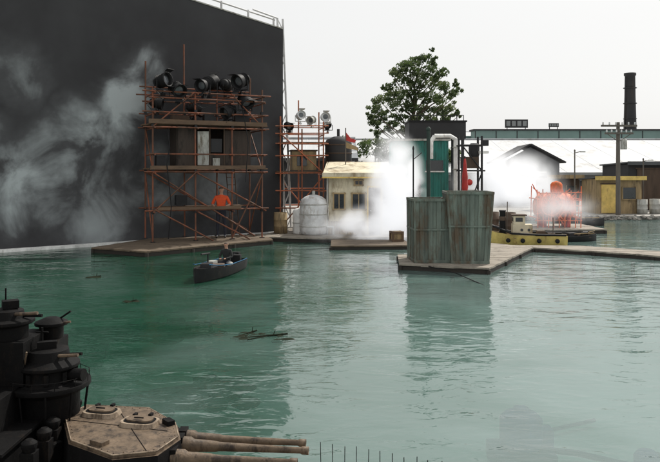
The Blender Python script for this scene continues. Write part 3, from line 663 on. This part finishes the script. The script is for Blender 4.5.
# ------------------------------------------------------------------ far buildings
def longshed(name,x0,x1,y0,y1,ze,zr,mroof,mwall,ribs=1.5,fas=None):
    g=group(name,((x0+x1)/2,y0,.2)); hx=(x1-x0)/2; D=y1-y0
    b=B('walls',g); b.b2(-hx,hx,0.3,D,-.03,ze-.35,mwall); b.done()
    b=B('roof',g); yr=D*.55
    b.slab([(-hx-.5,-.4,ze-.2),(hx+.5,-.4,ze-.2),(hx+.5,yr,zr-.2),(-hx-.5,yr,zr-.2)],.15,mroof)
    b.slab([(-hx-.5,yr+.02,zr-.2),(hx+.5,yr+.02,zr-.2),(hx+.5,D+.4,ze-.2),(-hx-.5,D+.4,ze-.2)],.15,mroof)
    x=-hx
    while x<hx:
        b.tube((x,-.4,ze-.21),(x,yr,zr-.21),.03,mroof,5); x+=ribs
    b.box((0,yr,zr-.15),(2*hx+1,.5,.12),mroof)
    b.done()
    b=B('gable_walls',g)
    for s_ in(-1,1): b.slab([(s_*hx,.3,ze-.36),(s_*hx,D,ze-.36),(s_*hx,yr,zr-.38)],.1,mwall)
    b.done()
    b=B('doors',g); x=-hx+3
    while x<hx-3:
        b.box((x,.27,(ze-.6)/2-.1),(random.uniform(1.6,3.4),.08,max(.8,ze-.9)),'walldark'); x+=random.uniform(5,9)
    b.done()
    b=B('gutter',g); b.box((0,-.45,ze-.25),(2*hx+1,.18,.22),fas or mwall); b.done()
    return g
longshed('warehouse',1,70,58,84,2.35,5.75,'roofpale','wallgrey',3.1)
longshed('warehouse',17,95,90,118,6.9,8.3,'roofpale','fascia',2.5,'fascia')
b=B('warehouse_canopy',None,(44,87,.2)); b.b2(-26,45,0,2.5,5.7,7.3,'fascia'); b.b2(-26.2,45,-.2,2.6,7.303,7.5,'walldark')
for i in range(14): b.b2(-25+i*5.2,-24.7+i*5.2,.2,.5,-.03,5.7,'fascia')
for i in range(28): b.b2(-26+i*2.6,-25.9+i*2.6,-.05,0,5.75,7.25,'walldark')
b.done()
longshed('brick_shed',-9,1.5,50,60,3.4,5.1,'roofpale','walldark',1.2)
for x,z,w_ in((24.5,7.6,3.0),(29.4,7.4,1.3)):
    b=B('roof_sign',None,(x,92,z)); hh=1.1 if w_>2 else .5
    b.box((0,0,1.1),(w_,.15,hh),'walldark')
    for k in(-.4,.4): b.tube((w_*k,.1,-.4),(w_*k,.1,1.2),.06,'walldark')
    for k in range(4): b.box((-w_*.36+k*w_*.24,-.09,1.1),(w_*.17,.03,hh*.6),'wallgrey')
    b.done()
b=B('factory_chimney',None,(39,91,.2)); b.lathe([(1.0,0),(.85,6),(.68,12),(.64,14.6),(.75,14.7),(.75,15.0),(.55,15.0)],(0,0,0),'chimney',20)
for z in(9,11,13): b.lathe([(.8,z),(.86,z+.05),(.8,z+.12)],(0,0,0),'chimney',20)
b.tube((-.85,-.3,3),(-.7,-.3,14.5),.05,'chimney'); b.done()
g=group('gabled_boathouse',(14.0,49,.2),-6)
b=B('walls',g); b.b2(-2.0,2.0,0,5,-.03,2.9,'roofgrey'); b.slab([(-2.0,-.003,2.9),(2.0,-.003,2.9),(0,-.003,4.0)],-.1,'roofgrey'); b.done()
b=B('roof',g); b.slab([(0,-.4,4.15),(-2.35,-.4,2.88),(-2.35,5.3,2.88),(0,5.3,4.15)],.1,'walldark'); b.slab([(0,-.4,4.15),(0,5.3,4.15),(2.35,5.3,2.88),(2.35,-.4,2.88)],.1,'walldark'); b.done()
b=B('door',g); b.box((0,-.05,1.1),(1.9,.08,2.2),'walldark'); b.box((-1.4,-.05,1.6),(.6,.06,.7),'glass'); b.box((1.4,-.05,1.6),(.6,.06,.7),'glass'); b.box((0,-.05,3.2),(.7,.06,.5),'glass'); b.box((0,-.08,2.25),(2.2,.06,.08),'white'); b.done()
def hut(name,x,y,w_,d,h,wall,fas,door,rz=0):
    g=group(name,(x,y,.2),rz)
    b=B('walls',g); b.b2(-w_/2,w_/2,0,d,-.03,h-.15,wall); b.done(.01)
    b=B('roof',g); b.slab([(-w_/2-.12,-.25,h),(w_/2+.12,-.25,h),(w_/2+.12,d+.2,h-.14),(-w_/2-.12,d+.2,h-.14)],.08,'roofgrey'); b.box((0,-.28,h-.09),(w_+.3,.05,.22),fas); b.done()
    b=B('door',g); b.box((-w_*.22,-.03,(h-.4)/2),(w_*.34,.06,h-.5),door); b.box((-w_*.22,-.04,h-.4),(w_*.38,.07,.06),'brown')
    b.box((w_*.22,-.03,h*.55),(w_*.3,.05,h*.3),'glass')
    for s_ in(-1,1): b.box((w_*.22+s_*w_*.15,-.05,h*.55),(.05,.06,h*.34),'tan')
    b.box((w_*.22,-.05,h*.38),(w_*.34,.06,.05),'tan'); b.done()
hut('dockside_hut',15.85,38.4,2.5,2.2,2.05,'tan','yellow','yellow',0)
hut('dockside_hut',13.7,41,1.9,2,2.1,'brown','tan','brown',4)
hut('dark_shed',20.2,42,4.6,4,2.9,'walldark','roofgrey','brown',0)
hut('dark_shed',24,38,3,3,2.2,'cream','brown','brown',0)
b=B('utility_pole',None,(15.35,37.3,.2)); b.tube((0,0,-.05),(0,0,4.95),.13,'pole',12,.09)
for z,w_ in((4.75,1.9),(4.35,1.5)):
    b.box((0,-.12,z),(w_,.09,.1),'pole')
    for i in range(6):
        x=-w_/2+.1+i*(w_-.2)/5; b.lathe([(.03,0),(.05,.04),(.03,.07),(.05,.1),(.02,.15)],(x,-.12,z+.05),'silver',8)
b.tube((-.6,-.12,4.3),(0,-.1,3.9),.02,'pole'); b.tube((.6,-.12,4.3),(0,-.1,3.9),.02,'pole'); b.lathe([(.17,0),(.17,.5),(.1,.55)],(.28,-.05,3.5),'panelgrey',12)
b.done()
for x,y,h in((12.9,36.9,3.4),(17.9,40,3.0)):
    post('lamp_post',x,y,.2,.2+h,.035,'pole',lambda b,h:(b.tube((0,0,h-.1),(.3,-.1,h-.02),.02,'pole'),b.box((.38,-.12,h-.04),(.25,.12,.06),'panelgrey')))
b=B('stone_bank'); random.seed(11)
for i in range(900):
    x=random.uniform(-1.1,30); y=36.5-random.uniform(-.3,.45); r=random.uniform(.03,.11)
    b.ball((x,y,.04+(y-36.1)*.22+random.uniform(-.02,.02)),r,'gravel',6,4,(random.uniform(.8,1.5),random.uniform(.7,1.2),random.uniform(.5,.8)))
b.done()
random.seed(5)
for i in range(8): drum(11.6+random.uniform(0,10),37.4+random.uniform(0,1.4),.2,random.choice(['panelgrey','brown','brown','tan']),.8,.27)

# ------------------------------------------------------------------ tree & shrubs
def leafmat(name,c1,c2):
    m=mat(name,c1,c2,rough=.6,scale=1.2,var=.3); nt=m.node_tree
    tl=nt.nodes.new('ShaderNodeBsdfTranslucent'); tl.inputs[0].default_value=(c2[0]*1.2,c2[1]*1.3,c2[2],1); mxs=nt.nodes.new('ShaderNodeMixShader'); mxs.inputs[0].default_value=.3
    nt.links.new(nt.nodes['Principled BSDF'].outputs[0],mxs.inputs[1]); nt.links.new(tl.outputs[0],mxs.inputs[2]); nt.links.new(mxs.outputs[0],nt.nodes['Material Output'].inputs['Surface']); return m
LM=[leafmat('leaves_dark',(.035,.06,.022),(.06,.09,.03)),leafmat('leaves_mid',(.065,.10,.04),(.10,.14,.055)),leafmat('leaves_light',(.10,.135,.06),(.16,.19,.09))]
def leaves(b,c,r,n,size,flat=.75):
    c=Vector(c); k=random.choices([0,1,2],[3,4,2])[0]
    for i in range(n):
        d=Vector((random.gauss(0,1),random.gauss(0,1),random.gauss(0,1))).normalized()*(r*random.random()**.45)
        d.z*=flat; p=c+d; a=Vector((random.uniform(-1,1),random.uniform(-1,1),random.uniform(-1,1))).normalized(); t=a.orthogonal().normalized(); u=a.cross(t); s=size*random.uniform(.6,1.3)
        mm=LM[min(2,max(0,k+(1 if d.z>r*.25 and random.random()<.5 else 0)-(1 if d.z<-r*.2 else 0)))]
        b._add([p-t*s,p+u*s*.45,p+t*s,p-u*s*.45],[(0,1,2,3)],mm)
random.seed(21)
tg2=group('broadleaf_tree',(6.5,56,.2))
bt=B('trunk_and_limbs',tg2); bl=B('foliage',tg2)
def limb(p,q,r0,r1,n=4,j=.15):
    p=Vector(p);q=Vector(q);prev=p
    for i in range(1,n+1):
        t=i/n; x=p.lerp(q,t)+(Vector((random.uniform(-j,j),random.uniform(-j,j),random.uniform(-j,j)))*(1 if i<n else 0)); bt.tube(prev,x,r0+(r1-r0)*(i-1)/n,'bark',8,r0+(r1-r0)*i/n); prev=x
limb((0,0,-.1),(.1,0,4.6),.34,.24); limb((.1,0,4.6),(.3,.1,8.9),.22,.08)
cl=[(.0,11.0,.55),(.8,11.1,.6),(1.5,10.8,.55),(-.8,10.6,.6),(.2,10.3,.8),(1.3,10.1,.75),(2.1,10.0,.55),(-1.5,10.0,.5),(-.7,9.6,.75),(.5,9.4,.75),(1.6,9.2,.75),(2.6,9.2,.6),(-1.9,9.0,.55),(-1.0,8.6,.75),(.2,8.4,.8),(1.4,8.2,.75),(2.5,8.2,.7),(3.2,8.4,.45),(-2.3,8.1,.6),(-1.5,7.5,.75),(-.3,7.4,.75),(.9,7.3,.7),(2.1,7.2,.65),(3.0,7.3,.5),(-2.9,7.2,.55),(-2.2,6.6,.65),(-1.1,6.5,.65),(.3,6.4,.6),(1.5,6.4,.55),(2.6,6.4,.45),(-2.9,6.2,.45),(-1.7,5.8,.45),(3.4,6.8,.3),(-3.2,6.7,.35),(3.3,9.2,.3),(-2.6,5.4,.4),(-.6,5.6,.45),(.6,5.6,.45)]
for (x,z,r) in cl:
    y=random.uniform(-1.5,1.5); x*=1.02
    limb((.15,.0,max(3.6,min(8.4,z-1.6-abs(x)*.4))),(x,y,z-.25),.075,.022,3,.14)
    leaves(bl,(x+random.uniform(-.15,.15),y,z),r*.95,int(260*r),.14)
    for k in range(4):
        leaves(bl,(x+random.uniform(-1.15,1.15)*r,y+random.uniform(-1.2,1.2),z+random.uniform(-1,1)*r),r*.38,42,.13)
bt.done(); bl.done()
random.seed(8)
b=B('distant_shrubs'); 
for i in range(70): 
    x=random.uniform(-3,11); leaves(b,(x,61.5+random.uniform(-1,1),4.8+random.uniform(-.9,.5)-.1*abs(x-2)),random.uniform(.5,.9),110,.16)
for i in range(18):
    x=random.uniform(-3,11); b.tube((x,61.5,.15),(x+.2,61.5,4.6),.08,'bark',6)
b.done()

# ------------------------------------------------------------------ battleship model (foreground)
g=group('battleship',(0,0,0))
b=B('hull',g)
hp=[(-6,3.1),(-.4,3.2),(.8,3.7),(1.3,4.3),(.8,4.85),(-.4,5.15),(-6,5.3)]
hb=[(-6,3.4),(-.4,3.5),(.6,3.9),(1.0,4.3),(.6,4.6),(-.4,4.8),(-6,5.0)]
b.prism(hb,-.3,.32,'shipdark',top=hp); b.prism(hp,.322,.35,'deck'); b.done()
b=B('forward_turret',g)
roof=[(-1.74,4.56),(-1.68,4.80),(-1.22,4.74),(-.97,4.45),(-.90,4.22),(-.98,3.98),(-1.22,3.92),(-1.55,4.15)]
cx=sum(p[0] for p in roof)/8; cy=sum(p[1] for p in roof)/8
base=[(cx+(x-cx)*1.1,cy+(y-cy)*1.1) for x,y in roof]
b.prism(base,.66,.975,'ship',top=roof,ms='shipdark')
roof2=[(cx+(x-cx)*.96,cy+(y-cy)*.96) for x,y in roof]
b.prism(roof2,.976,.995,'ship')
b.lathe([(.42,.35),(.42,.64),(.40,.66)],(cx,cy,0),'shipdark',32)
def sq(hx,hy,w_,d_,rz,sc=1):
    pl=[]
    for k in range(24):
        a=2*math.pi*k/24; cx_=abs(math.cos(a))**.6*math.copysign(1,math.cos(a)); sy_=abs(math.sin(a))**.6*math.copysign(1,math.sin(a))
        v=Matrix.Rotation(R(rz),2)@Vector((cx_*w_/2,sy_*d_/2)); pl.append((hx+v.x,hy+v.y))
    return pl
for(hx,hy,rz) in((-1.50,4.60,-12),(-1.20,4.42,-12)):
    b.prism(sq(hx,hy,.25,.17,rz),.995,1.021,'shipedge',top=sq(hx,hy,.235,.155,rz))
    b.prism(sq(hx,hy,.20,.125,rz),.995,1.024,'shipdark'); b.prism(sq(hx,hy,.17,.095,rz),1.024,1.033,'ship')
    for k in(-1,1): b.box((hx+k*.05,hy+.075,1.03),(.02,.04,.016),'shipdark',rz)
    b.tube((hx-.03,hy-.02,1.045),(hx+.03,hy-.03,1.045),.005,'shipdark',6)
for i in range(8):
    p=Vector(roof2[i]);q=Vector(roof2[(i+1)%8]); n=max(2,int((q-p).length/.055))
    for k in range(n):
        t=p.lerp(q,k/n); t=Vector((cx,cy))+(t-Vector((cx,cy)))*.94; b.ball((t.x,t.y,.996),.0045,'ship',6,4)
    b.tube((p.x,p.y,.995),(q.x,q.y,.995),.004,'shipedge',6)
b.box((-1.02,4.42,1.0),(.08,.05,.05),'shipdark',-50); b.box((-1.35,4.1,1.0),(.1,.06,.04),'ship',-30)
b.tube((-1.45,4.75,.996),(-1.05,4.0,.996),.003,'shipdark',5); b.tube((-1.7,4.5,.996),(-1.0,4.3,.996),.003,'shipdark',5)
for y_ in(4.44,4.33,4.14): b.box((-.93,y_,.90),(.05,.085,.12),'shipdark')
b.done(.004)
b=B('gun_barrels',g)
for(y0,y1,x1) in((4.45,4.37,-.15),(4.34,4.25,-.13),(4.14,4.08,-.19)):
    a=Vector((-1.0,y0,.90)); c=Vector((x1,y1,.895)); d=(c-a).normalized()
    b.lathe([(.050,0),(.050,.14),(.038,.16),(.032,.3),(.027,.32),(.022,.6),(.018,(c-a).length-.05),(.024,(c-a).length-.04),(.024,(c-a).length),(.014,(c-a).length),(.012,(c-a).length-.08)],a,'ship',16,d)
    b.ball(a,.07,'shipdark',14,10)
b.done()
b=B('superstructure',g)
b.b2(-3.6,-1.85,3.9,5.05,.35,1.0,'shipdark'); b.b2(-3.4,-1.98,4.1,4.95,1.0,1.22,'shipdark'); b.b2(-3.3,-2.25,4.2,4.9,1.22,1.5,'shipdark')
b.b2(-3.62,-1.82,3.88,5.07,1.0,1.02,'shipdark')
for i in range(6): b.lathe([(.025,0),(.025,.01)],(-1.845,4.0+i*.17,.8),'ship',10,(1,0,0))
b.lathe([(.20,.35),(.20,1.14),(.27,1.18),(.27,1.21),(.20,1.21),(.17,1.23),(.17,1.3),(.20,1.31),(.20,1.33),(.14,1.36),(.13,1.42),(.05,1.43)],(-1.86,4.62,0),'shipdark',24)
for i in range(10):
    a=2*math.pi*i/10; b.box((-1.86+.175*math.cos(a),4.62+.175*math.sin(a),1.26),(.03,.03,.07),'shipdark',math.degrees(a)); b.tube((-1.86+.2*math.cos(a),4.62+.2*math.sin(a),.7),(-1.86+.262*math.cos(a),4.62+.262*math.sin(a),1.18),.007,'shipdark',5)
b.box((-1.86,4.60,1.45),(.12,.05,.05),'shipdark',20); b.tube((-1.9,4.62,1.42),(-1.9,4.62,1.56),.008,'shipdark',6); b.tube((-1.94,4.62,1.53),(-1.86,4.62,1.53),.006,'shipdark',6)
b.tube((-1.80,4.6,1.26),(-1.60,4.55,1.27),.04,'shipdark',12); b.tube((-1.80,4.55,1.39),(-1.62,4.5,1.41),.011,'ship'); b.tube((-1.80,4.62,1.38),(-1.62,4.57,1.40),.011,'shipdark')
for i in range(12):
    a=2*math.pi*i/12; c_=(-1.86+.262*math.cos(a),4.62+.262*math.sin(a)); a2=2*math.pi*(i+1)/12; d_=(-1.86+.262*math.cos(a2),4.62+.262*math.sin(a2))
    b.tube((*c_,1.21),(*c_,1.26),.003,'shipdark',5); b.tube((*c_,1.258),(*d_,1.258),.0025,'shipdark',5)
b.lathe([(.13,1.5),(.13,1.58),(.17,1.6),(.17,1.62),(.11,1.63),(.10,1.68),(.03,1.70)],(-2.12,4.6,0),'shipdark',20)
b.box((-2.1,4.6,1.72),(.1,.08,.05),'shipdark',30); b.tube((-2.14,4.62,1.68),(-2.14,4.62,1.82),.006,'shipdark',6)
b.b2(-2.3,-1.95,4.45,4.85,1.22,1.5,'shipdark'); b.tube((-2.08,4.55,1.66),(-1.88,4.5,1.68),.011,'ship'); b.tube((-2.08,4.62,1.64),(-1.88,4.57,1.65),.011,'shipdark')
b.lathe([(.08,1.44),(.08,1.52),(.11,1.53),(.11,1.55),(.04,1.58)],(-1.93,4.85,0),'shipdark',16); b.b2(-2.05,-1.85,4.75,4.95,1.2,1.44,'shipdark')
b.tube((-1.93,4.85,1.53),(-1.78,4.8,1.56),.008,'ship'); b.tube((-1.95,4.88,1.52),(-1.80,4.86,1.62),.007,'shipdark')
b.b2(-2.9,-2.35,4.3,4.8,1.5,1.62,'shipdark'); b.tube((-2.28,4.5,1.62),(-2.28,4.5,1.82),.02,'shipdark'); b.ball((-2.22,4.4,1.77),.045,'shipdark')
random.seed(4)
for i in range(34): b.box((random.uniform(-2.2,-1.72),random.uniform(3.95,4.9),.38+random.uniform(0,.5)),(random.uniform(.04,.12),)*2+(random.uniform(.05,.2),),'shipdark',random.uniform(0,90))
for i in range(22):
    x=random.uniform(-2.3,-1.7);y=random.uniform(4.2,4.95);z=random.uniform(.9,1.3); b.tube((x,y,z),(x+random.uniform(-.04,.1),y+random.uniform(-.1,.1),z+random.uniform(.06,.22)),.006,random.choice(['ship','shipdark','shipdark']),6)
for i in range(5):
    x=-1.72+random.uniform(-.02,.05); y=4.75-i*.18; b.lathe([(.035,0),(.045,.03),(.045,.05),(.02,.07)],(x,y,.98),'shipdark',12); b.b2(x-.04,x+.04,y-.04,y+.04,.6,.98,'shipdark')
b.done(.004)
b=B('deck_railing',g)
for i in range(11):
    x=-.06+i*.08; b.tube((x,4.9-.024*i,.34),(x+random.uniform(-.008,.008),4.9-.024*i,.68+random.uniform(-.03,.015)),.003,'shipdark',6)
b.tube((-.06,4.9,.50),(.74,4.66,.50),.003,'shipdark',5)
b.done()

# ------------------------------------------------------------------ floating / submerged things
def debris(x,y,lx,ly,h,rz,seed):
    random.seed(seed); b=B('floating_debris',None,(x,y,0),rz)
    for i in range(16):
        b.ball((random.uniform(-lx/2,lx/2),random.uniform(-ly/2,ly/2),-h*.25),random.uniform(.3,.8)*h,'debris',9,6,(random.uniform(1,2.6),random.uniform(.8,1.6),random.uniform(.4,.7)))
    b.tube((-lx/2,0,-.01),(lx/2,.05,h*.25),h*.16,'debris',7); b.tube((-lx*.3,-ly*.4,h*.1),(lx*.45,ly*.5,-.01),h*.12,'debris',6); b.tube((lx*.2,0,0),(lx*.25,.02,h*1.1),h*.07,'debris',6)
    b.done()
debris(-1.05,10.9,.8,.42,.09,10,1); debris(-1.3,11.1,.4,.3,.08,40,9); debris(-3.95,13.8,.3,.2,.07,30,2); debris(-5.75,17.0,.35,.2,.09,0,3)
random.seed(17)
for (x,y,lx,ly,rz) in((-3.3,12.6,2.6,.8,8),(-4.6,11.2,2.2,.7,-12),(-1.9,9.0,1.6,.6,20)):
    b=B('sunken_wreck',None,(x,y,-.25),rz)
    for i in range(22):
        b.ball((random.uniform(-lx/2,lx/2),random.uniform(-ly/2,ly/2)*.8,random.uniform(-.2,0)),random.uniform(.08,.16),'sunken',8,6,(random.uniform(1.2,3),random.uniform(.8,1.6),random.uniform(.5,.8)))
    b.box((0,0,-.1),(lx*.9,ly*.5,.16),'sunken',4); b.tube((-lx*.5,0,0),(lx*.5,.1,.05),.05,'sunken'); b.box((lx*.2,0,.05),(.3,.25,.2),'sunken',15)
    b.done(.02)
b=B('submerged_pump',None,(2.1,7.7,-.45)); b.lathe([(.01,0),(.2,0),(.23,.05),(.23,.32),(.17,.38),(.08,.42),(.08,.44),(.01,.44)],(0,0,0),'blue',20); b.box((.25,.05,.1),(.2,.18,.2),'blue'); b.box((0,0,-.1),(.65,.5,.2),'hose')
b.done()
b=B('submerged_hose'); pts=[(2.4,7.75,-.5),(2.8,7.9,-.6),(3.3,7.6,-.62),(3.7,7.9,-.62),(4.4,7.4,-.62),(5.4,7.7,-.62)]; b.pipe(pts,.035,'hose'); b.pipe([(1.95,7.5,-.5),(1.6,7.2,-.62),(1.5,6.6,-.62),(1.2,6.2,-.62)],.035,'hose'); b.pipe([(2.3,7.9,-.5),(2.6,8.6,-.62),(3.4,9.0,-.62)],.025,'hose'); b.done()
b=B('submerged_pump',None,(3.1,6.85,-.4)); b.lathe([(.01,0),(.11,0),(.12,.04),(.12,.2),(.08,.25),(.01,.27)],(0,0,0),'blue',16); b.box((.1,0,.05),(.1,.1,.1),'blue'); b.tube((0,0,-.29),(0,0,0),.03,'hose'); b.done()
b=B('mooring_cable'); P=[Vector((2.4,18.1,.15)),Vector((3.1,17.2,.06)),Vector((3.55,15.6,-.02)),Vector((3.8,14.4,-.1))]; b.pipe(P,.012,'black',6); b.done()

# ------------------------------------------------------------------ steam
def steam(name,loc,sc,dens,seed,ns=1.0,lo=.36,hi=.62):
    m=bpy.data.materials.new(name+'_vol'); m.use_nodes=True; nt=m.node_tree;N=nt.nodes;L=nt.links
    N.remove(N['Principled BSDF']); v=N.new('ShaderNodeVolumePrincipled'); v.inputs['Color'].default_value=(.99,.99,.99,1); v.inputs['Anisotropy'].default_value=.1
    tc=N.new('ShaderNodeTexCoord'); ln=N.new('ShaderNodeVectorMath'); ln.operation='LENGTH'; L.new(tc.outputs['Object'],ln.inputs[0])
    fo=N.new('ShaderNodeMapRange'); fo.interpolation_type='SMOOTHSTEP'; fo.inputs[1].default_value=1; fo.inputs[2].default_value=.1; L.new(ln.outputs['Value'],fo.inputs[0])
    mp=N.new('ShaderNodeMapping'); mp.inputs['Location'].default_value=(seed,seed*2,0); mp.inputs['Scale'].default_value=(sc[0],sc[1],sc[2]); L.new(tc.outputs['Object'],mp.inputs[0])
    n=N.new('ShaderNodeTexNoise'); n.inputs['Scale'].default_value=ns; n.inputs['Detail'].default_value=2; n.inputs['Distortion'].default_value=.4; L.new(mp.outputs[0],n.inputs['Vector'])
    nr=N.new('ShaderNodeMapRange'); nr.inputs[1].default_value=lo; nr.inputs[2].default_value=hi; L.new(n.outputs['Fac'],nr.inputs[0])
    mu=N.new('ShaderNodeMath'); mu.operation='MULTIPLY'; L.new(fo.outputs[0],mu.inputs[0]); L.new(nr.outputs[0],mu.inputs[1])
    m2=N.new('ShaderNodeMath'); m2.operation='MULTIPLY'; L.new(mu.outputs[0],m2.inputs[0]); m2.inputs[1].default_value=dens
    L.new(m2.outputs[0],v.inputs['Density'])
    # stands in for the many-bounce scattering that makes real steam white
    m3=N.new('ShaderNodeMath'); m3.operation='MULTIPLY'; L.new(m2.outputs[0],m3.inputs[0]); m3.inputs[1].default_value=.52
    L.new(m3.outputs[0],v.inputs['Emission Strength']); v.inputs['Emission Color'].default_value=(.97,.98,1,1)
    L.new(v.outputs[0],N['Material Output'].inputs['Volume'])
    m.cycles.volume_step_rate=2.0
    bm=bmesh.new(); bmesh.ops.create_icosphere(bm,subdivisions=3,radius=1); me=bpy.data.meshes.new(name); bm.to_mesh(me); bm.free(); me.materials.append(m)
    o=bpy.data.objects.new(name,me); COL.objects.link(o); o.location=loc; o.scale=sc
steam('steam_cloud',(2.35,25.2,1.8),(1.3,1.1,2.5),4.5,1.3,1.1,.34,.58)
steam('steam_cloud',(1.7,25.1,.55),(2.9,.8,.95),3.5,4.1,1.3)
steam('steam_cloud',(8.3,32.6,2.0),(3.0,1.4,1.8),3.2,2.2,.9,.36,.6)
steam('steam_cloud',(9.2,28.5,.9),(2.2,.7,1.2),1.3,7.4,.9)
steam('steam_cloud',(12.6,46.0,1.4),(4.2,1.5,1.5),1.6,5.2,.6)
